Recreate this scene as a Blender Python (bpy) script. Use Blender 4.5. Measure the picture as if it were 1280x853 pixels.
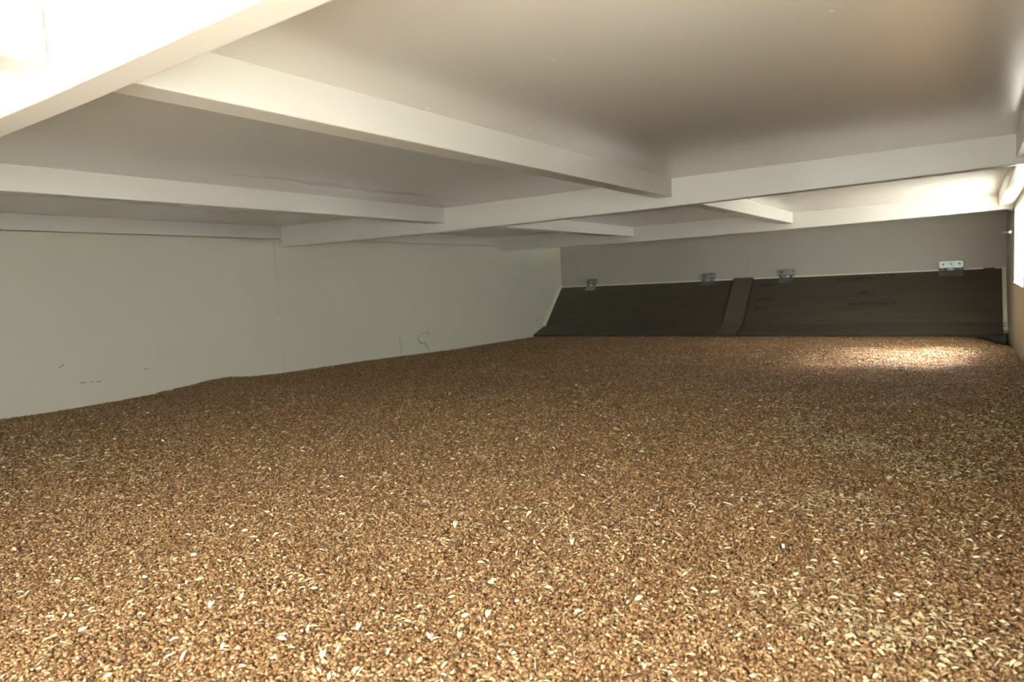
import bpy, bmesh, math, random
import numpy as np
from mathutils import Matrix, Vector

for o in list(bpy.data.objects):
    bpy.data.objects.remove(o)
scene = bpy.context.scene
COL = scene.collection
rng = np.random.default_rng(7)
random.seed(7)

# ------------------------------------------------------------------ camera
# The room: X from the left wall to the right wall, Y towards the back wall,
# Z up, metres.  Measured heights are relative to the camera; CZ lifts them.
CZ = 0.92
F = 857.58
CX, CY = 640.0, 426.5
va = np.array([1219.4, 326.9]) - (CX, CY)
vb = np.array([-630.6, 418.9]) - (CX, CY)
dA = np.array([va[0], va[1], F]); dA /= np.linalg.norm(dA)
dB = -np.array([vb[0], vb[1], F]); dB -= dA * (dA @ dB); dB /= np.linalg.norm(dB)
up = np.cross(dB, dA)
if up[1] > 0: up = -up
ROT = np.array([dB, dA, up])

def ray(px, py):
    return ROT @ np.array([px - CX, py - CY, F])
def on_x(px, py, x):
    r = ray(px, py); return r * (x / r[0])
def on_y(px, py, y):
    r = ray(px, py); return r * (y / r[1])
def on_z(px, py, z):
    r = ray(px, py); return r * (z / r[2])
def proj(P):
    v = np.asarray(P) @ ROT
    return CX + F * v[..., 0] / v[..., 2], CY + F * v[..., 1] / v[..., 2], v[..., 2]

cam_d = bpy.data.cameras.new('camera')
cam_d.sensor_width = 36.0
cam_d.lens = F / 1280 * 36.0
cam_d.clip_start = 0.01
cam_d.dof.use_dof = True
cam_d.dof.focus_distance = 1.35
cam_d.dof.aperture_fstop = 8.0
cam = bpy.data.objects.new('camera', cam_d)
COL.objects.link(cam)
M = ROT @ np.diag([1.0, -1.0, -1.0])
m4 = Matrix([[*M[0], 0], [*M[1], 0], [*M[2], CZ], [0, 0, 0, 1]])
cam.matrix_world = m4
scene.camera = cam

# ------------------------------------------------------------------ light
world = bpy.data.worlds.new('daylight'); scene.world = world
world.use_nodes = True
wn = world.node_tree.nodes; wl = world.node_tree.links
bg = wn['Background']
bg.inputs['Color'].default_value = (0.955, 1.0, 0.955, 1)
bg.inputs['Strength'].default_value = 6.0

vs = scene.view_settings
vs.view_transform = 'Standard'; vs.look = 'None'; vs.gamma = 1.0
vs.use_curve_mapping = False
vs.exposure = 1.42

XL, XR = -3.04, 0.16           # inner faces of the side walls
YB, YF = 5.31, -0.42           # inner faces of the back and front wall
ZF = -CZ                       # floor (camera-relative)
SILL, HEAD = -0.115, 0.245     # the openings in the right wall
OPEN_FAR = (3.36, 4.24); SLANT = 0.12      # unseen near edge, made to lean back towards the sill to soften the sun patch
OPEN_NEAR = (-0.38, 0.60)
DOOR = (-1.02, -0.12, -0.27, 0.23)   # opening in the front wall: x0, x1, z0, z1

def portal(name, x, z, loc, w, h):
    l = bpy.data.lights.new(name, 'AREA')
    l.shape = 'RECTANGLE'; l.size = w; l.size_y = h
    l.cycles.is_portal = True
    o = bpy.data.objects.new(name, l); COL.objects.link(o)
    x = Vector(x); z = Vector(z); y = z.cross(x)
    mm = Matrix((x, y, z)).transposed().to_4x4()
    mm.translation = loc
    o.matrix_world = mm
    return o
portal('daylight_portal', (0, 1, 0), (1, 0, 0), (XR + .045, sum(OPEN_FAR) / 2, (SILL + HEAD) / 2 + CZ), OPEN_FAR[1] - OPEN_FAR[0], HEAD - SILL)
portal('daylight_portal', (0, 1, 0), (1, 0, 0), (XR + .045, sum(OPEN_NEAR) / 2, (SILL + HEAD) / 2 + CZ), OPEN_NEAR[1] - OPEN_NEAR[0], HEAD - SILL)
portal('daylight_portal', (1, 0, 0), (0, -1, 0), ((DOOR[0] + DOOR[1]) / 2, YF - .055, (DOOR[2] + DOOR[3]) / 2 + CZ), DOOR[1] - DOOR[0], DOOR[3] - DOOR[2])

# hazy sun falling through the far side opening on to the wheat
sun_d = bpy.data.lights.new('hazy_sun', 'SUN'); sun_d.energy = 18.0; sun_d.angle = math.radians(32)
sun_d.color = (1.0, 0.98, 0.93)
sun = bpy.data.objects.new('hazy_sun', sun_d); COL.objects.link(sun)
SUN_TRAVEL = Vector((-0.60, -0.36, -0.72)).normalized()
sun.rotation_euler = SUN_TRAVEL.to_track_quat('-Z', 'Y').to_euler()

# ------------------------------------------------------------------ materials
def mat(name, color=(0.8, 0.8, 0.8), rough=0.5, metal=0.0, spec=0.5):
    m = bpy.data.materials.new(name); m.use_nodes = True
    b = m.node_tree.nodes['Principled BSDF']
    b.inputs['Base Color'].default_value = (*color, 1)
    b.inputs['Roughness'].default_value = rough
    b.inputs['Metallic'].default_value = metal
    b.inputs['Specular IOR Level'].default_value = spec
    return m, m.node_tree.nodes, m.node_tree.links, b

def ramp(n, stops):
    r = n.new('ShaderNodeValToRGB')
    e = r.color_ramp.elements
    while len(e) > 1: e.remove(e[0])
    e[0].position = stops[0][0]; e[0].color = (*stops[0][1], 1)
    for p, c in stops[1:]:
        x = e.new(p); x.color = (*c, 1)
    return r

def paint(name, color, rough, bump=0.08, var=0.04, stain=False, specks=False):
    m, n, l, b = mat(name, color, rough)
    tc = n.new('ShaderNodeTexCoord')
    ns = n.new('ShaderNodeTexNoise'); ns.inputs['Scale'].default_value = 2.2; ns.inputs['Detail'].default_value = 5
    l.new(tc.outputs['Object'], ns.inputs['Vector'])
    c0 = tuple(max(0, c - var) for c in color); c1 = tuple(min(1, c + var) for c in color)
    r = ramp(n, [(0.3, c0), (0.7, c1)])
    l.new(ns.outputs['Fac'], r.inputs['Fac'])
    last = r.outputs['Color']
    if specks:
        vo = n.new('ShaderNodeTexVoronoi'); vo.inputs['Scale'].default_value = 9.0
        l.new(tc.outputs['Object'], vo.inputs['Vector'])
        rr = ramp(n, [(0.0, (1, 1, 1)), (0.03, (1, 1, 1)), (0.045, (0, 0, 0))])
        l.new(vo.outputs['Distance'], rr.inputs['Fac'])
        mx = n.new('ShaderNodeMix'); mx.data_type = 'RGBA'
        l.new(rr.outputs['Color'], mx.inputs['Factor'])
        l.new(last, mx.inputs['A']); mx.inputs['B'].default_value = (0.95, 0.95, 0.9, 1)
        last = mx.outputs['Result']
    if stain:
        # grubby smear beside one rib, its own streaky shape
        p = on_z(470, 238, 0.348)
        mp = n.new('ShaderNodeMapping')
        mp.inputs['Location'].default_value = (-p[0] / 0.05, -p[1] / 0.5, 0)
        mp.inputs['Scale'].default_value = (1 / 0.05, 1 / 0.5, 0)
        l.new(tc.outputs['Object'], mp.inputs['Vector'])
        ln = n.new('ShaderNodeVectorMath'); ln.operation = 'LENGTH'
        l.new(mp.outputs['Vector'], ln.inputs[0])
        n2 = n.new('ShaderNodeTexNoise'); n2.inputs['Scale'].default_value = 1.0; n2.inputs['Detail'].default_value = 6
        mp2 = n.new('ShaderNodeMapping'); mp2.inputs['Scale'].default_value = (26, 7, 1)
        l.new(tc.outputs['Object'], mp2.inputs['Vector']); l.new(mp2.outputs['Vector'], n2.inputs['Vector'])
        ad = n.new('ShaderNodeMath'); ad.operation = 'MULTIPLY_ADD'; ad.inputs[1].default_value = 3.2; ad.inputs[2].default_value = -1.4
        l.new(n2.outputs['Fac'], ad.inputs[0])
        sb = n.new('ShaderNodeMath'); sb.operation = 'SUBTRACT'
        l.new(ad.outputs[0], sb.inputs[0]); l.new(ln.outputs['Value'], sb.inputs[1])
        rr = ramp(n, [(0.0, (0, 0, 0)), (0.45, (0.32, 0.32, 0.32))])
        aa = n.new('ShaderNodeMath'); aa.operation = 'ADD'; aa.inputs[1].default_value = 0.62
        l.new(sb.outputs[0], aa.inputs[0]); l.new(aa.outputs[0], rr.inputs['Fac'])
        mx = n.new('ShaderNodeMix'); mx.data_type = 'RGBA'
        l.new(rr.outputs['Color'], mx.inputs['Factor'])
        l.new(last, mx.inputs['A']); mx.inputs['B'].default_value = (0.25, 0.22, 0.18, 1)
        last = mx.outputs['Result']
    l.new(last, b.inputs['Base Color'])
    nb = n.new('ShaderNodeTexNoise'); nb.inputs['Scale'].default_value = 60; nb.inputs['Detail'].default_value = 4
    l.new(tc.outputs['Object'], nb.inputs['Vector'])
    bp = n.new('ShaderNodeBump'); bp.inputs['Strength'].default_value = bump; bp.inputs['Distance'].default_value = 0.002
    l.new(nb.outputs['Fac'], bp.inputs['Height']); l.new(bp.outputs['Normal'], b.inputs['Normal'])
    return m

M_CEIL = paint('ceiling_paint', (0.76, 0.738, 0.675), 0.24, 0.05, 0.015, stain=True, specks=True)
M_BEAM = paint('beam_paint', (0.78, 0.76, 0.695), 0.35, 0.06, 0.015)
M_WALL = paint('wall_paint', (0.72, 0.695, 0.575), 0.65, 0.06, 0.015)
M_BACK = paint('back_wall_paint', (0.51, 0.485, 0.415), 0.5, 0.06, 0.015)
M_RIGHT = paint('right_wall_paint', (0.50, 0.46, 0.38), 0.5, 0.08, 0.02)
M_FLOOR = paint('bin_floor', (0.35, 0.33, 0.3), 0.7)
M_YARD = paint('yard_concrete', (0.48, 0.475, 0.46), 0.85)
M_WOOD = paint('pale_wood_edge', (0.90, 0.85, 0.70), 0.55, 0.05, 0.03)
_b = M_CEIL.node_tree.nodes['Principled BSDF']; _b.inputs['Coat Weight'].default_value = 0.6; _b.inputs['Coat Roughness'].default_value = 0.2
_b = M_BEAM.node_tree.nodes['Principled BSDF']; _b.inputs['Coat Weight'].default_value = 0.3; _b.inputs['Coat Roughness'].default_value = 0.2
M_CRACK = mat('dark_crack', (0.22, 0.19, 0.14), 0.9)[0]
M_STEEL = paint('galvanised_steel', (0.30, 0.33, 0.32), 0.38, 0.04, 0.05)
M_STEEL.node_tree.nodes['Principled BSDF'].inputs['Metallic'].default_value = 0.8
M_SCREW = mat('zinc_screw', (0.80, 0.80, 0.76), 0.3, 0.6)[0]
M_HOLE = mat('screw_hole', (0.03, 0.03, 0.03), 0.8)[0]

def ply_mat(name, color):
    m, n, l, b = mat(name, color, 0.5)
    tc = n.new('ShaderNodeTexCoord')
    mp = n.new('ShaderNodeMapping'); mp.inputs['Scale'].default_value = (1.5, 14, 14)
    l.new(tc.outputs['Object'], mp.inputs['Vector'])
    ns = n.new('ShaderNodeTexNoise'); ns.inputs['Scale'].default_value = 2.5; ns.inputs['Detail'].default_value = 6
    l.new(mp.outputs['Vector'], ns.inputs['Vector'])
    r = ramp(n, [(0.3, tuple(c * 0.85 for c in color)), (0.7, tuple(c * 1.18 for c in color))])
    l.new(ns.outputs['Fac'], r.inputs['Fac']); l.new(r.outputs['Color'], b.inputs['Base Color'])
    return m
M_PLY = ply_mat('dark_film_plywood', (0.082, 0.070, 0.050))
M_PLY2 = ply_mat('brown_cover_strip', (0.12, 0.102, 0.075))
M_INK = mat('faint_black_ink', (0.045, 0.037, 0.028), 0.6)[0]

# ------------------------------------------------------------------ helpers
def link(name, me, m=None, parent=None):
    o = bpy.data.objects.new(name, me); COL.objects.link(o)
    if m is not None and me is not None: me.materials.append(m)
    if parent is not None: o.parent = parent
    return o
def tag(o, label=None, cat=None, group=None, kind=None):
    if label: o['label'] = label
    if cat: o['category'] = cat
    if group: o['group'] = group
    if kind: o['kind'] = kind
    return o
def mesh(name, bm, smooth=False):
    bmesh.ops.recalc_face_normals(bm, faces=bm.faces[:])
    me = bpy.data.meshes.new(name); bm.to_mesh(me); bm.free()
    if smooth:
        for p in me.polygons: p.use_smooth = True
    return me
def bx(bm, x0, x1, y0, y1, z0, z1, bevel=0.0):
    b2 = bmesh.new()
    r = bmesh.ops.create_cube(b2, size=1)
    for v in b2.verts:
        v.co = Vector((x0 + (v.co.x + .5) * (x1 - x0), y0 + (v.co.y + .5) * (y1 - y0), CZ + z0 + (v.co.z + .5) * (z1 - z0)))
    if bevel: bmesh.ops.bevel(b2, geom=b2.edges[:], offset=bevel, segments=2, profile=0.5, affect='EDGES')
    tmp = bpy.data.meshes.new('tmp'); b2.to_mesh(tmp); b2.free()
    bm.from_mesh(tmp); bpy.data.meshes.remove(tmp)
def extrude_profile(bm, rings, closed=True):
    """rings: list of equal-length loops of points; skins them and caps the ends"""
    R = [[bm.verts.new((p[0], p[1], p[2] + CZ)) for p in r] for r in rings]
    k = len(R[0])
    for a, b in zip(R[:-1], R[1:]):
        for i in range(k):
            j = (i + 1) % k
            bm.faces.new((a[i], a[j], b[j], b[i]))
    bm.faces.new(R[0][::-1]); bm.faces.new(R[-1])

# measured sag of the roof plate and of the deep beams across the room
def z_ceil(x): return float(np.interp(x, [-3.1, -3.04, -1.93, -0.9, 0.1, 0.3], [0.365, 0.365, 0.347, 0.344, 0.341, 0.341]))
def z_beam(x): return float(np.interp(x, [-3.1, -3.04, -1.9, -0.9, -0.1, 0.1, 0.3], [0.257, 0.257, 0.244, 0.246, 0.255, 0.259, 0.262]))
def z_rib(x): return z_ceil(x) - 0.065

# ------------------------------------------------------------------ the setting
XS = list(np.linspace(XL - 0.06, XR + 0.05, 27))
bm = bmesh.new()
extrude_profile(bm, [[(x, YF - .05, z_ceil(x)), (x, YB + .05, z_ceil(x)), (x, YB + .05, z_ceil(x) + .012), (x, YF - .05, z_ceil(x) + .012)] for x in XS])
tag(link('ceiling', mesh('ceiling', bm), M_CEIL), kind='structure')

bm = bmesh.new(); bx(bm, XL - .06, XR + .05, YF - .05, YB + .05, ZF - .04, ZF)
tag(link('floor', mesh('floor', bm), M_FLOOR), kind='structure')

# left wall: two painted sheets with a seam, screws, scratches
wl_ = tag(link('wall_left', None), kind='structure'); wl_.empty_display_size = .1
wl_.location = (XL, 0, 0)
def child(name, me, m, parent):
    o = link(name, me, m, parent); o.location = -parent.location; return o
SEAM = float(on_x(350, 400, XL)[1])
wtop = z_rib(XL) - 0.004
for y0, y1 in ((YF - .05, SEAM - .0005), (SEAM + .0005, YB + .05)):
    bm = bmesh.new(); bx(bm, XL - .03, XL, y0, y1, ZF, wtop, .0015)
    child('wall_sheet', mesh('wall_sheet', bm), M_WALL, wl_)
bm = bmesh.new(); bx(bm, XL - .06, XL - .0305, YF - .05, YB + .05, ZF, z_ceil(XL) - .001)
child('backing_frame', mesh('backing_frame', bm), M_WALL, wl_)
for px, py in ((350.5, 340), (350, 398), (349, 453)):
    p = on_x(px, py, XL)
    bm = bmesh.new()
    bmesh.ops.create_uvsphere(bm, u_segments=10, v_segments=6, radius=1)
    for v in bm.verts: v.co = Vector((p[0] + v.co.x * .004, p[1] + v.co.y * .0045, CZ + p[2] + v.co.z * .009))
    child('screw', mesh('screw', bm, True), M_SCREW, wl_)
def ribbon(name, pts, w, parent, m=M_CRACK):
    P = [on_x(a, b, XL) for a, b in pts]
    bm = bmesh.new(); rings = []
    for i, p in enumerate(P):
        a = P[max(0, i - 1)]; b = P[min(len(P) - 1, i + 1)]
        d = np.array([b[1] - a[1], b[2] - a[2]]); d /= np.linalg.norm(d) + 1e-9
        nrm = np.array([-d[1], d[0]]); ww = w[i] / 2 if hasattr(w, '__len__') else w / 2
        rings.append([(XL - .0005, p[1] + nrm[0] * ww, p[2] + nrm[1] * ww), (XL + .0015, p[1] + nrm[0] * ww * .6, p[2] + nrm[1] * ww * .6),
                      (XL + .0015, p[1] - nrm[0] * ww * .6, p[2] - nrm[1] * ww * .6), (XL - .0005, p[1] - nrm[0] * ww, p[2] - nrm[1] * ww)])
    extrude_profile(bm, rings)
    child(name, mesh(name, bm), m, parent)
Z5 = lambda q: [(400 + a / 5.333, 400 + b / 5.333) for a, b in q]
ribbon('paint_crack', Z5([(723, 55), (724, 75), (720, 95), (706, 84), (690, 90), (668, 98), (655, 108), (654, 130), (664, 146), (680, 160), (697, 154), (710, 172), (720, 188), (725, 208)]),
       [.002, .002, .005, .002, .004, .002, .003, .005, .006, .007, .005, .007, .007, .004], wl_)
ribbon('paint_crack', Z5([(528, 105), (530, 130), (538, 160), (541, 190), (543, 230)]), .0014, wl_)
for q in ([(100, 479), (107, 478.5)], [(113, 478), (116, 478)], [(121, 477.5), (126, 477)], [(180, 461), (185, 461.5)], [(74, 460), (80, 456)], [(690, 378), (691, 381)], [(675.5, 395), (676.5, 399)], [(671, 398), (672, 402)], [(565, 416.5), (568, 417.5)], [(601, 363), (603, 364.5)]):
    ribbon('scuff_mark', q, .0035, wl_)

# back wall of two sheets
wb = tag(link('wall_back', None), kind='structure'); wb.location = (0, YB, 0)
SX = float(on_y(934, 320, YB)[0])
for x0, x1 in ((XL - .03, SX - .0005), (SX + .0005, XR + .05)):
    bm = bmesh.new(); bx(bm, x0, x1, YB, YB + .03, ZF, .338, .0015)
    child('wall_sheet', mesh('wall_sheet', bm), M_BACK, wb)
bm = bmesh.new(); bx(bm, XL - .06, XR + .05, YB + .031, YB + .05, ZF, .34)
child('backing_frame', mesh('backing_frame', bm), M_BACK, wb)

wf = tag(link('wall_front', None), kind='structure'); wf.location = (0, YF, 0)
for x0, x1, z0, z1 in ((XL - .06, XR + .05, ZF, DOOR[2]), (XL - .06, XR + .05, DOOR[3], .338), (XL - .06, DOOR[0], DOOR[2], DOOR[3]), (DOOR[1], XR + .05, DOOR[2], DOOR[3])):
    bm = bmesh.new(); bx(bm, x0, x1, YF - .05, YF, z0, z1)
    child('wall_sheet', mesh('wall_sheet', bm), M_WALL, wf)

# right wall with two long daylight openings
wr = tag(link('wall_right', None), kind='structure'); wr.location = (XR, 0, 0)
def rpart(name, y0, y1, z0, z1, m, x0=XR, x1=XR + .04, bev=.002):
    bm = bmesh.new(); bx(bm, x0, x1, y0, y1, z0, z1, bev)
    return child(name, mesh(name, bm), m, wr)
rpart('lower_panel', YF, YB, ZF, SILL, M_RIGHT)
rpart('head_panel', YF, YB, HEAD, .338, M_RIGHT)
rpart('end_post', OPEN_FAR[1], YB, SILL, HEAD, M_BACK)
bm = bmesh.new()
extrude_profile(bm, [[(x, OPEN_NEAR[1], SILL), (x, OPEN_FAR[0] + SLANT, SILL), (x, OPEN_FAR[0], HEAD), (x, OPEN_NEAR[1], HEAD)] for x in (XR, XR + .04)])
child('middle_panel', mesh('middle_panel', bm), M_RIGHT, wr)  # out of view; slanted edge added so the light on the wheat fades gradually
rpart('near_post', YF, OPEN_NEAR[0], SILL, HEAD, M_RIGHT)
rpart('sill_ledge', OPEN_FAR[0] + SLANT, OPEN_FAR[1] + .12, SILL - .004, SILL + .004, M_BEAM, XR - .004, XR + .044, .001)
rpart('head_edge', OPEN_FAR[0], OPEN_FAR[1], HEAD - .006, HEAD + .002, M_BEAM, XR - .003, XR + .042, .001)
for px, py, ln in ((1265.5, 261.3, .012), (1264.5, 290, .03)):
    p = on_x(px, py, XR)
    bm = bmesh.new()
    bmesh.ops.create_cone(bm, cap_ends=True, segments=6, radius1=.012, radius2=.011, depth=.012)
    for v in bm.verts: v.co = Vector((XR - .006 - v.co.z, p[1] + v.co.x, CZ + p[2] + v.co.y))
    bolt = child('bolt', mesh('bolt', bm), M_SCREW, wr)
    bm = bmesh.new()
    bmesh.ops.create_cone(bm, cap_ends=True, segments=10, radius1=.005, radius2=.005, depth=ln)
    for v in bm.verts: v.co = Vector((XR - .012 - ln / 2 + v.co.z, p[1] + v.co.x, CZ + p[2] + v.co.y))
    o = link('bolt_shank', mesh('bolt_shank', bm, True), M_SCREW, bolt)

# yard outside the openings
bm = bmesh.new()
bmesh.ops.create_grid(bm, x_segments=1, y_segments=1, size=1)
for v in bm.verts: v.co = Vector((v.co.x * 30, v.co.y * 30, -0.75))
tag(link('ground', mesh('ground', bm), M_YARD), kind='structure')

# ------------------------------------------------------------------ beams
def cross_beam(y0, y1, label):
    xs = list(np.linspace(XL + .001, XR - .001, 25))
    bm = bmesh.new(); b = .003
    rings = []
    for x in xs:
        t = z_ceil(x) - .0002; z = z_beam(x)
        rings.append([(x, y0, t), (x, y0, z + b), (x, y0 + b * .3, z + b * .3), (x, y0 + b, z), (x, y1 - b, z), (x, y1 - b * .3, z + b * .3), (x, y1, z + b), (x, y1, t)])
    extrude_profile(bm, rings)
    return tag(link('cross_beam', mesh('cross_beam', bm), M_BEAM), label, 'beam', 'deep cross beams under the ceiling')
B = [(0.387, 0.431), (2.36, 2.405), (4.36, 4.405)]
cross_beam(*B[0], 'deep white cross beam with a glaring bright face beside the daylit end')
cross_beam(*B[1], 'long deep white cross beam over the middle of the grain')
cross_beam(*B[2], 'deep white cross beam closest to the dark plywood flaps')
def rib(x0, x1, y0, y1, label):
    bm = bmesh.new()
    xm = (x0 + x1) / 2
    bx(bm, x0, x1, y0 + .0005, y1 - .0005, z_rib(xm), z_ceil(xm) + .004, .0025)
    return tag(link('ceiling_rib', mesh('ceiling_rib', bm), M_BEAM), label, 'beam', 'ceiling ribs between the cross beams')
rib(-.945, -.889, YF, B[0][0], 'short white ceiling rib almost lost in the daylight glare')
rib(-.947, -.888, B[0][1], B[1][0], 'long white ceiling rib joining the glaring cross beam to the middle one')
rib(-1.98, -1.922, B[0][1], B[1][0], 'white ceiling rib with a grubby smear along the ceiling beside it')
rib(XL - .03, XL + .0005, B[0][1], B[1][0], 'slim white rib capping the left wall before the middle cross beam')
rib(.09, XR - .0005, B[0][1], B[1][0], 'white rib against the right wall before the middle cross beam')
rib(-.957, -.9, B[1][1], B[2][0], 'cream lit ceiling rib beyond the middle cross beam, towards the far window opening')
rib(-1.975, -1.92, B[1][1], B[2][0], 'shaded ceiling rib beyond the middle cross beam, towards the left wall')
rib(XL - .03, XL + .0005, B[1][1], B[2][0], 'slim shaded rib capping the left wall beyond the middle cross beam')
rib(.097, XR - .0005, B[1][1], B[2][0], 'bright white rib directly above the blown out side opening')

# ------------------------------------------------------------------ plywood flaps
TOP = (5.29, -.055); FOLD = (4.976, -.381); BOT = (4.80, -.438)
TH = .018
def along(t):   # 0..1 top to fold, 1..2 fold to bottom
    if t <= 1: return (TOP[0] + (FOLD[0] - TOP[0]) * t, TOP[1] + (FOLD[1] - TOP[1]) * t)
    t -= 1; return (FOLD[0] + (BOT[0] - FOLD[0]) * t, FOLD[1] + (BOT[1] - FOLD[1]) * t)
def nrm_at(t):
    a, b = (TOP, FOLD) if t <= 1 else (FOLD, BOT)
    d = np.array([b[0] - a[0], b[1] - a[1]]); d /= np.linalg.norm(d)
    return np.array([d[1], -d[0]])     # towards the room, upward
def sheet(name, x0, x1, off0, off1, m, parent, t0=0, t1=2, skew=0.0):
    bm = bmesh.new(); rings = []
    prof = []
    ts = [t0] + ([1.0] if t0 < 1 < t1 else []) + [t1]
    for t in ts:
        p = along(t); n = nrm_at(t)
        if t == 1.0: n = (nrm_at(.5) + nrm_at(1.5)); n /= np.linalg.norm(n)
        prof.append((p[0] + n[0] * off1, p[1] + n[1] * off1, t))
    for t in ts[::-1]:
        p = along(t); n = nrm_at(t)
        if t == 1.0: n = (nrm_at(.5) + nrm_at(1.5)); n /= np.linalg.norm(n)
        prof.append((p[0] + n[0] * off0, p[1] + n[1] * off0, t))
    for x in (x0, x1):
        rings.append([(x + skew * q[2], q[0], q[1]) for q in prof])
    extrude_profile(bm, rings)
    return child(name, mesh(name, bm), m, parent)
def board_face(name, x0, x1, y, z0, z1, m, parent, th=.012):
    bm = bmesh.new(); bx(bm, x0, x1, y - th, y, z0, z1, .001)
    return child(name, mesh(name, bm), m, parent)
def hinge(px, parent, w=.105, dull=False):
    x = float(on_y(px, 345, 5.28)[0]); y = TOP[0] - .014; z = TOP[1] + .012
    bm = bmesh.new(); bx(bm, x - w / 2, x + w / 2, YB - .028, YB - .002, z + .008, z + .055, .002)
    h = child('hinge', mesh('hinge', bm), M_STEEL, parent)
    def sub(name, bm, m, smooth=False): return link(name, mesh(name, bm, smooth), m, h)
    n = 3; yk = YB - .034
    for i in range(n):
        bm = bmesh.new(); bmesh.ops.create_cone(bm, cap_ends=True, segments=12, radius1=.0085, radius2=.0085, depth=w / n - .003)
        cx = x - w / 2 + w / n * (i + .5)
        for v in bm.verts: v.co = Vector((cx + v.co.z, yk + v.co.x, CZ + z + v.co.y))
        sub('knuckle', bm, M_SCREW if i == 1 else M_STEEL, True)
    # lower leaf on the board
    d = np.array([FOLD[0] - TOP[0], FOLD[1] - TOP[1]]); d /= np.linalg.norm(d); nn = nrm_at(0)
    p0 = np.array(TOP) + nn * (.0155) + d * .004; p1 = p0 + d * .052
    bm = bmesh.new()
    ring = lambda xx: [(xx, p0[0], p0[1]), (xx, p1[0], p1[1]), (xx, p1[0] + nn[0] * .003, p1[1] + nn[1] * .003), (xx, p0[0] + nn[0] * .003, p0[1] + nn[1] * .003)]
    extrude_profile(bm, [ring(x - w / 2), ring(x + w / 2)])
    sub('leaf', bm, M_STEEL)
    for k in (-.33, 0, .33):
        bm = bmesh.new(); bmesh.ops.create_cone(bm, cap_ends=True, segments=10, radius1=.006, radius2=.005, depth=.004)
        for v in bm.verts: v.co = Vector((x + k * w + v.co.x, YB - .029 + v.co.z, CZ + z + .034 + v.co.y))
        sub('screw', bm, M_HOLE if k < 0 else M_SCREW, True)
    # a bent lower lip that catches the light
    return h

XSEAM = float(on_y(942, 350, 5.28)[0])
XSE0 = float(on_y(918, 351, 5.28)[0])
fl = tag(link('plywood_flap', None), 'sloping dark plywood flap ending against the left wall, covered seam at its end', 'flap', 'hinged plywood flaps along the back wall')
fl.location = (-2.2, 5.0, 0)
sheet('board', XL + .004, XSEAM - .004, -.003, TH - .003, M_PLY, fl)
sheet('cover_strip', XSE0, XSEAM - .002, TH - .003, TH + .009, M_PLY2, fl, 0.0, 2, -.0)
board_face('top_edge', XL + .012, XSE0 - .002, TOP[0] - .004, TOP[1] - .006, TOP[1] + .013, M_WOOD, fl)
sheet('end_edge', XL + .002, XL + .02, TH - .003, TH + .012, M_WOOD, fl, 0, 1.0)
hinge(739, fl, .088); hinge(885.5, fl, .10)

fr = tag(link('plywood_flap', None), 'sloping dark plywood flap ending at the pale upright batten by the right wall', 'flap', 'hinged plywood flaps along the back wall')
fr.location = (-.6, 5.0, 0)
XE = float(on_y(1252, 337, 5.27)[0])
sheet('board', XSEAM + .003, XE, -.003, TH - .003, M_PLY, fr, 0, 1.97)
gap0 = float(on_y(1229, 338, 5.28)[0]); gap1 = float(on_y(1244, 337, 5.28)[0])
board_face('top_edge', XSEAM + .004, gap0, TOP[0] - .004, TOP[1] - .006, TOP[1] + .013, M_WOOD, fr)
board_face('top_edge', gap1, XE, TOP[0] - .004, TOP[1] - .002, TOP[1] + .010, M_WOOD, fr)
hinge(984, fr, .105); hinge(1189, fr, .135)
# faint, unreadable print stamped on the film
def ink_line(xa, xb, t, h, parent):
    x = xa
    while x < xb:
        w = random.uniform(.006, .016)
        sheet('printed_mark', x, min(x + w, xb), TH - .0029, TH - .0026, M_INK, parent, t - h * random.uniform(.6, 1), t + h * random.uniform(.6, 1))
        x += w + random.choice([.004, .005, .006, .02])
for x0p, x1p, yp in ((950, 970, 359), (946, 966, 378), (944, 962, 389), (1047, 1060, 355.5), (1065, 1092, 355), (1098, 1118, 353), (1074, 1094, 374), (1060, 1120, 387)):
    t = (yp - 349) / 62
    yy = along(min(t, .95))[0]
    ink_line(float(on_y(x0p, yp, yy)[0]), float(on_y(x1p, yp, yy)[0]), t, .035, fr)

bat = tag(link('upright_batten', None), 'pale upright timber batten between the flap end and the right wall', 'batten')
bat.location = (XR - .02, 4.9, 0)
bm = bmesh.new()
x0, x1 = XE + .002, XR - .002
rings = []
for q in (0.0, 1.0, 1.62):
    p = along(q); n = nrm_at(min(q, .9)); 
    rings.append([(x0, p[0] + n[0] * .02, p[1] + n[1] * .02), (x1, p[0] + n[0] * .02, p[1] + n[1] * .02), (x1, p[0] - n[0] * .01, p[1] - n[1] * .01), (x0, p[0] - n[0] * .01, p[1] - n[1] * .01)])
extrude_profile(bm, rings)
child('timber', mesh('timber', bm), M_WOOD, bat)
for t in (1.05, 1.25):
    p = along(t)
    bm = bmesh.new(); bx(bm, x0 + .001, x0 + .012, p[0] - .03, p[0] - .012, p[1] + .0, p[1] + .018, .002)
    child('bracket', mesh('bracket', bm), M_STEEL, bat)

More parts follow.
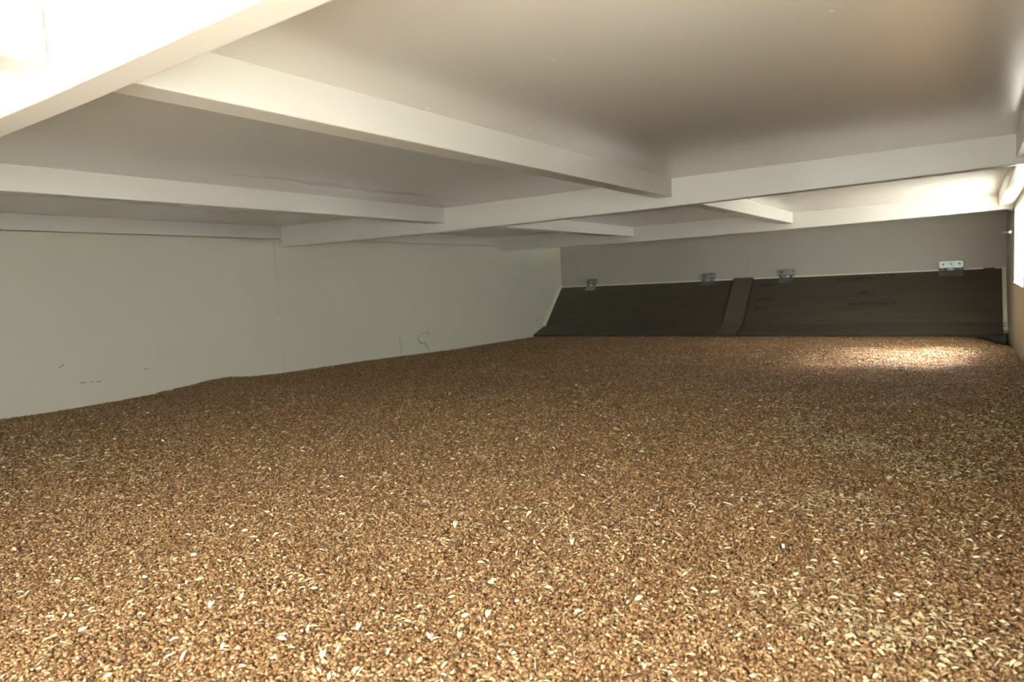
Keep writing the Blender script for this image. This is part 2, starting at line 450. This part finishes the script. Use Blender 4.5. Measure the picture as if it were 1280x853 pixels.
# ------------------------------------------------------------------ wheat
cont = np.array([on_x(a, b, XL) for a, b in ((-250, 566), (0, 524.5), (60, 516), (120, 506), (180, 495), (240, 481), (262, 475), (285, 471.5), (310, 471), (350, 467), (450, 452), (560, 438), (668, 421))])
def vnoise(x, y, s, seed):
    x = x / s; y = y / s
    xi = np.floor(x).astype(int); yi = np.floor(y).astype(int); fx = x - xi; fy = y - yi
    fx = fx * fx * (3 - 2 * fx); fy = fy * fy * (3 - 2 * fy)
    def h(a, b):
        v = np.sin(a * 127.1 + b * 311.7 + seed * 74.7) * 43758.5453
        return v - np.floor(v)
    return (h(xi, yi) * (1 - fx) + h(xi + 1, yi) * fx) * (1 - fy) + (h(xi, yi + 1) * (1 - fx) + h(xi + 1, yi + 1) * fx) * fy - .5
def grain_z(x, y):
    x = np.asarray(x, float); y = np.asarray(y, float)
    zl = np.interp(y, cont[:, 1], cont[:, 2])
    zm = np.interp(y, [-1.3, 0, 1.0, 3.0, 4.0, 4.82, 5.0], [-.41, -.40, -.40, -.412, -.425, -.439, -.47])
    zr = np.interp(y, [-1.3, 3.34, 3.63, 4.2, 4.7, 5.0], [-.40, -.402, -.413, -.44, -.477, -.5])
    wl2 = np.exp(-((x - XL) / .28) ** 2); wr2 = np.exp(-((x - XR) / .12) ** 2)
    z = zm * (1 - wl2 - wr2) + zl * wl2 + zr * wr2
    edge = np.clip((4.6 - y) / .6, 0, 1) * np.clip((x - XL) / .3, 0, 1)
    z = z - .03 * np.clip((y - 4.81) / .03, 0, 1)
    z = z + edge * (.016 * vnoise(x, y, .45, 1) + .012 * vnoise(x, y, .16, 2) + .006 * vnoise(x, y, .06, 3))
    return z

def wheat_nodes(m, n, l, b, use_random):
    tc = n.new('ShaderNodeTexCoord')
    stops = [(0.0, (0.09, 0.041, 0.016)), (0.2, (0.19, 0.094, 0.037)), (0.55, (0.295, 0.157, 0.065)), (0.8, (0.39, 0.228, 0.100)), (0.95, (0.52, 0.35, 0.18)), (1.0, (0.66, 0.52, 0.32))]
    r = ramp(n, stops)
    if use_random:
        oi = n.new('ShaderNodeObjectInfo'); l.new(oi.outputs['Random'], r.inputs['Fac'])
    else:
        vo = n.new('ShaderNodeTexVoronoi'); vo.inputs['Scale'].default_value = 210
        l.new(tc.outputs['Object'], vo.inputs['Vector'])
        sp = n.new('ShaderNodeSeparateColor'); l.new(vo.outputs['Color'], sp.inputs['Color'])
        l.new(sp.outputs[0], r.inputs['Fac'])
        bp = n.new('ShaderNodeBump'); bp.inputs['Strength'].default_value = .8; bp.inputs['Distance'].default_value = .002; bp.invert = True
        l.new(vo.outputs['Distance'], bp.inputs['Height']); l.new(bp.outputs['Normal'], b.inputs['Normal'])
    l.new(r.outputs['Color'], b.inputs['Base Color'])
m, n, l, b = mat('wheat_kernel', (0.4, 0.22, 0.09), 0.34)
wheat_nodes(m, n, l, b, True); M_KERNEL = m
m, n, l, b = mat('wheat_bed', (0.3, 0.16, 0.06), 0.6)
wheat_nodes(m, n, l, b, False); M_BED = m

# the bed: a solid body from the bin floor to the grain surface
gx = np.linspace(XL + .001, XR - .001, 110); gy = np.linspace(YF + .001, 4.93, 210)
GX, GY = np.meshgrid(gx, gy)
GZ = grain_z(GX, GY) - .0055 + CZ
V = np.stack([GX, GY, GZ], -1).reshape(-1, 3)
nx, ny = len(gx), len(gy)
idx = np.arange(nx * ny).reshape(ny, nx)
faces = np.stack([idx[:-1, :-1], idx[:-1, 1:], idx[1:, 1:], idx[1:, :-1]], -1).reshape(-1, 4).tolist()
per = list(idx[0, :]) + list(idx[1:, -1]) + list(idx[-1, -2::-1]) + list(idx[-2:0:-1, 0])
base0 = len(V)
Vb = V[per].copy(); Vb[:, 2] = CZ + ZF + .001
V = np.vstack([V, Vb])
k = len(per)
for i in range(k):
    j = (i + 1) % k
    faces.append([int(per[i]), base0 + i, base0 + j, int(per[j])])
faces.append([base0 + i for i in range(k)][::-1])
me = bpy.data.meshes.new('wheat_grain'); me.from_pydata(V.tolist(), [], faces); me.update()
for p in me.polygons: p.use_smooth = True
bed = link('wheat_grain', me, M_BED)
tag(bed, 'deep bed of loose golden brown wheat grain filling the bin', 'grain', kind='stuff')

# kernels on top: points with their own turn and size, instanced by geometry nodes
def sample(dens_fn, n_try, x0, x1, y0, y1, dmax):
    x = rng.uniform(x0, x1, n_try); y = rng.uniform(y0, y1, n_try)
    keep = rng.uniform(0, 1, n_try) < dens_fn(x, y) / dmax
    return x[keep], y[keep]
DM = 150000.
def dens(x, y):
    r = np.hypot(x, y)
    d = DM * np.minimum(1, (1.35 / np.maximum(r, .1)) ** 1.25)
    sx, sy, dz = proj(np.stack([x, y, np.full_like(x, -.41)], -1))
    vis = (dz > .1) & (sx > -260) & (sx < 1540) & (sy < 1050)
    return np.where(vis, d, 9000)
X0, X1, Y0, Y1 = XL + .006, XR - .006, YF + .05, 4.86
ntry = int(DM * (X1 - X0) * (Y1 - Y0))
kx, ky = sample(dens, ntry, X0, X1, Y0, Y1, DM)
nk = len(kx)
kz = grain_z(kx, ky) + rng.uniform(-.0052, .0016, nk)
kp = np.stack([kx, ky, kz + CZ], -1)
krot = np.stack([rng.uniform(0, 6.283, nk), rng.normal(0, .28, nk), rng.uniform(0, 6.283, nk)], -1)
ksc = np.stack([rng.normal(1, .1, nk), rng.normal(1, .1, nk), rng.normal(1, .1, nk)], -1) * rng.normal(1, .07, nk)[:, None]
me = bpy.data.meshes.new('kernels'); me.vertices.add(nk)
me.vertices.foreach_set('co', kp.astype(np.float32).ravel())
for nm, arr in (('turn', krot), ('size', ksc)):
    a = me.attributes.new(nm, 'FLOAT_VECTOR', 'POINT'); a.data.foreach_set('vector', arr.astype(np.float32).ravel())
me.update()
ker = link('kernels', me, None, bed)
tag(ker, kind='stuff')
ng = bpy.data.node_groups.new('scatter_kernels', 'GeometryNodeTree')
ng.interface.new_socket('Geometry', in_out='INPUT', socket_type='NodeSocketGeometry')
ng.interface.new_socket('Geometry', in_out='OUTPUT', socket_type='NodeSocketGeometry')
N = ng.nodes; Lk = ng.links
gi = N.new('NodeGroupInput'); go = N.new('NodeGroupOutput')
ico = N.new('GeometryNodeMeshIcoSphere'); ico.inputs['Radius'].default_value = 1.0; ico.inputs['Subdivisions'].default_value = 2
# wheat shape: long, blunt, with a crease along one side
pos = N.new('GeometryNodeInputPosition'); sep = N.new('ShaderNodeSeparateXYZ'); Lk.new(pos.outputs[0], sep.inputs[0])
def mth(op, a, b_=None, c=None):
    q = N.new('ShaderNodeMath'); q.operation = op
    for i, s in enumerate((a, b_, c)):
        if s is None: continue
        if isinstance(s, (int, float)): q.inputs[i].default_value = s
        else: Lk.new(s, q.inputs[i])
    return q.outputs[0]
ysq = mth('MULTIPLY', sep.outputs['Y'], sep.outputs['Y'])
cre = mth('MULTIPLY', mth('POWER', 2.718, mth('MULTIPLY', ysq, -9.0)), mth('GREATER_THAN', sep.outputs['Z'], 0.0))
zz = mth('MULTIPLY', sep.outputs['Z'], mth('MULTIPLY_ADD', cre, -.35, 1.0))
tap = mth('MULTIPLY_ADD', sep.outputs['X'], -.12, 1.0)
cmb = N.new('ShaderNodeCombineXYZ')
Lk.new(mth('MULTIPLY', sep.outputs['X'], .0026), cmb.inputs[0])
Lk.new(mth('MULTIPLY', mth('MULTIPLY', sep.outputs['Y'], tap), .0017), cmb.inputs[1])
Lk.new(mth('MULTIPLY', mth('MULTIPLY', zz, tap), .00155), cmb.inputs[2])
sp = N.new('GeometryNodeSetPosition'); Lk.new(ico.outputs['Mesh'], sp.inputs['Geometry']); Lk.new(cmb.outputs[0], sp.inputs['Position'])
ss = N.new('GeometryNodeSetShadeSmooth'); Lk.new(sp.outputs[0], ss.inputs[0])
sm = N.new('GeometryNodeSetMaterial'); sm.inputs['Material'].default_value = M_KERNEL; Lk.new(ss.outputs[0], sm.inputs['Geometry'])
iop = N.new('GeometryNodeInstanceOnPoints')
Lk.new(gi.outputs[0], iop.inputs['Points']); Lk.new(sm.outputs[0], iop.inputs['Instance'])
for nm, sock in (('turn', 'Rotation'), ('size', 'Scale')):
    at = N.new('GeometryNodeInputNamedAttribute'); at.data_type = 'FLOAT_VECTOR'; at.inputs['Name'].default_value = nm
    if sock == 'Rotation':
        er = N.new('FunctionNodeEulerToRotation'); Lk.new(at.outputs[0], er.inputs[0]); Lk.new(er.outputs[0], iop.inputs['Rotation'])
    else:
        Lk.new(at.outputs[0], iop.inputs['Scale'])
Lk.new(iop.outputs[0], go.inputs[0])
md = ker.modifiers.new('scatter', 'NODES'); md.node_group = ng

# ------------------------------------------------------------------ chaff
def husk_verts(L, W, curl, seg=5):
    """boat-shaped husk: two rows meeting at both tips, cupped"""
    P = [(-L / 2, 0, 0)]
    for i in range(1, seg):
        t = i / seg; x = -L / 2 + L * t
        w = W / 2 * math.sin(math.pi * t ** .8)
        z = curl * math.sin(math.pi * t)
        P += [(x, -w, z + W * .28), (x, 0, z), (x, w, z + W * .28)]
    P.append((L / 2, 0, curl * .3))
    Fc = [(0, 2, 1), (0, 3, 2)]
    for i in range(seg - 2):
        a = 1 + 3 * i; b_ = a + 3
        Fc += [(a, a + 1, b_ + 1), (a, b_ + 1, b_), (a + 1, a + 2, b_ + 2), (a + 1, b_ + 2, b_ + 1)]
    e = 1 + 3 * (seg - 2); t = len(P) - 1
    Fc += [(e, e + 1, t), (e + 1, e + 2, t)]
    return np.array(P), np.array(Fc)
m, n, l, b = mat('chaff', (0.7, 0.6, 0.42), 0.55)
at = n.new('ShaderNodeAttribute'); at.attribute_name = 'tint'
l.new(at.outputs['Color'], b.inputs['Base Color']); M_CHAFF = m
blobs = [(1060, 562, 45, 10, 9), (1000, 535, 35, 12, 4), (1140, 580, 60, 14, 6), (1010, 640, 40, 14, 7), (1080, 660, 45, 16, 5), (960, 760, 35, 10, 7), (1040, 790, 60, 14, 12), (1110, 815, 70, 18, 11),
         (1230, 835, 60, 16, 9), (1200, 600, 60, 20, 5), (690, 660, 40, 14, 2.5), (180, 740, 60, 20, 1.5), (740, 690, 60, 20, 1.2), (330, 745, 60, 14, 1.2), (60, 570, 60, 26, 2.5), (1180, 700, 70, 30, 3), (1250, 540, 40, 20, 3)]
CD = 42000.
def cdens(x, y):
    sx, sy, dz = proj(np.stack([x, y, np.full_like(x, -.41)], -1))
    r = np.hypot(x, y)
    d = np.full_like(x, 3000.)
    for bx_, by_, sa, sb_, am in blobs:
        d = d + am * 2500 * np.exp(-((sx - bx_) / sa) ** 2 - ((sy - by_) / sb_) ** 2) * (dz > .1)
    # wisps across the right-hand foreground
    d = d + 4500 * np.clip((sx - 900) / 200, 0, 1) * (vnoise(x * .6, y, .14, 9) > .12) * (r < 2.4)
    return np.where(dz > .1, d * np.minimum(1, 2.0 / np.maximum(r, .1)), 800.)
cx, cy = sample(cdens, int(CD * (X1 - X0 - .034) * (4.7 - 0.0)), X0 + .02, X1 - .014, 0.0, 4.7, CD)
nc = len(cx)
cz = grain_z(cx, cy) + rng.uniform(-.001, .0045, nc)
VV = []; FF = []; CC = []
sx_, sy_, _ = proj(np.stack([cx, cy, cz], -1))
off = 0
kinds = [husk_verts(.0095, .0030, .0012), husk_verts(.0075, .0024, .0008), husk_verts(.014, .0011, .0016), husk_verts(.0085, .0036, .0005), husk_verts(.0055, .0030, .0010)]
cl = np.zeros(nc)
for bx_, by_, sa, sb_, am in blobs[:10]:
    cl += np.exp(-((sx_ - bx_) / (sa * 1.2)) ** 2 - ((sy_ - by_) / (sb_ * 1.2)) ** 2)
for i in range(nc):
    P, Fc = kinds[rng.choice(5, p=[.3, .26, .12, .14, .18])]
    s = rng.normal(1.05, .2)
    yaw = rng.uniform(0, 6.283); pit = rng.normal(0, .25); rol = rng.normal(0, .6)
    Rm = np.array(Matrix.Rotation(yaw, 3, 'Z') @ Matrix.Rotation(pit, 3, 'Y') @ Matrix.Rotation(rol, 3, 'X'))
    VV.append(P * s @ Rm.T + (cx[i], cy[i], cz[i] + CZ)); FF.append(Fc + off); off += len(P)
    u = rng.uniform()
    pale = np.array([.74, .62, .40]) * (1 - u) + np.array([.50, .36, .18]) * u
    if cl[i] > .3: pale = np.array([.70, .60, .38]) * (1 - u) + np.array([.44, .33, .17]) * u
    elif u < .07: pale = np.array([.86, .80, .66])
    CC.append(np.repeat(np.array([[*pale, 1.0]]), len(P), 0))
VV = np.vstack(VV); FF = np.vstack(FF); CC = np.vstack(CC)
me = bpy.data.meshes.new('chaff'); me.from_pydata(VV.tolist(), [], FF.tolist()); me.update()
a = me.attributes.new('tint', 'FLOAT_COLOR', 'POINT'); a.data.foreach_set('color', CC.astype(np.float32).ravel())
for p in me.polygons: p.use_smooth = True
chaff = link('chaff', me, M_CHAFF, bed)
tag(chaff, 'straw coloured chaff and small broken husks strewn over the wheat', kind='stuff')

# the largest pale husks, one by one
M_HUSK = paint('pale_husk', (0.76, 0.68, 0.51), 0.5, 0.02, 0.05)
def husk_mesh(L, W, curl, twin=False):
    P, Fc = husk_verts(L, W, curl, 8)
    bm = bmesh.new()
    def add(Rm, off):
        vs = [bm.verts.new(Rm @ Vector(p) + Vector(off)) for p in P]
        for f in Fc: bm.faces.new([vs[i] for i in f])
    add(Matrix.Identity(3), (0, 0, 0))
    if twin: add(Matrix.Rotation(.45, 3, 'Z') @ Matrix.Rotation(-.3, 3, 'Y'), (-L * .12, L * .17, L * .08))
    me = mesh('wheat_husk', bm, True)
    me.materials.append(M_HUSK); return me
H_ONE = husk_mesh(.0115, .0042, .0012); H_TWO = husk_mesh(.0125, .0042, .0015, True); H_THIN = husk_mesh(.016, .0032, .002)
spots = [(266, 756, 2, .9), (303, 746, 1, 1.4), (352, 741, 2, .3), (230, 821, 3, 1.1), (211, 822, 1, .5), (208, 814, 1, .2), (303, 834, 1, 0.0), (342, 824, 1, .1), (278, 808, 1, 1.3), (355, 794, 1, .2), (386, 786, 1, 1.5), (450, 783, 2, .8),
         (405, 818, 2, 1.0), (424, 812, 1, .8), (411, 846, 1, 1.6), (485, 815, 1, 1.5), (580, 805, 3, -1.0), (612, 768, 2, .9), (628, 808, 1, -.1), (577, 794, 2, 1.0), (501, 745, 1, 0.0), (402, 720, 1, .1), (365, 714, 1, 0.1), (420, 747, 1, 0.0),
         (288, 738, 1, .05), (768, 771, 1, -.3), (806, 763, 1, 0.0), (795, 732, 1, .4), (720, 667, 1, 0.0), (668, 678, 1, 1.2), (716, 678, 2, 1.0), (831, 679, 2, .3), (647, 692, 1, .9), (676, 717, 1, .05), (570, 656, 2, .9), (452, 657, 3, .8),
         (140, 691, 3, .5), (562, 725, 1, .2), (927, 625, 3, .9), (1095, 846, 1, .3), (745, 633, 3, -1.2), (893, 741, 1, .1), (545, 800, 1, .2), (60, 800, 3, .2), (25, 742, 1, .1), (36, 637, 1, 0.0), (283, 682, 1, -1.0), (195, 622, 1, .3)]
for px, py, kd, ang in spots:
    r = ray(px, py); g = -.40
    for _ in range(6):
        P = r * (g / r[2]); g = float(grain_z(P[0], P[1])) + .003
    P = r * (g / r[2])
    o = link('wheat_husk', (H_ONE, H_TWO, H_THIN)[kd - 1])
    o.location = (P[0], P[1], P[2] + CZ)
    # turn in the ground plane so that it lies along the seen direction
    w = np.array([math.cos(ang), math.sin(ang) * 2.2]); w /= np.linalg.norm(w)
    rt = ROT[:2, 0] / np.linalg.norm(ROT[:2, 0]); fw = ROT[:2, 2] / np.linalg.norm(ROT[:2, 2])
    dv = rt * w[0] + fw * w[1]
    o.rotation_euler = (random.gauss(0, .25), -.55 if abs(ang) > .75 else random.gauss(0, .12), math.atan2(dv[1], dv[0]))
    s = random.uniform(.75, 1.05); o.scale = (s, s, s)
    lab = {1: 'large single pale husk lying flat on top of the wheat', 2: 'large pale double husk split open on top of the wheat', 3: 'long slender pale husk lying on top of the wheat'}[kd]
    tag(o, lab, 'husk', {1: 'single husks on the wheat', 2: 'split double husks on the wheat', 3: 'slender husks on the wheat'}[kd])
print('kernels', nk, 'chaff', nc)
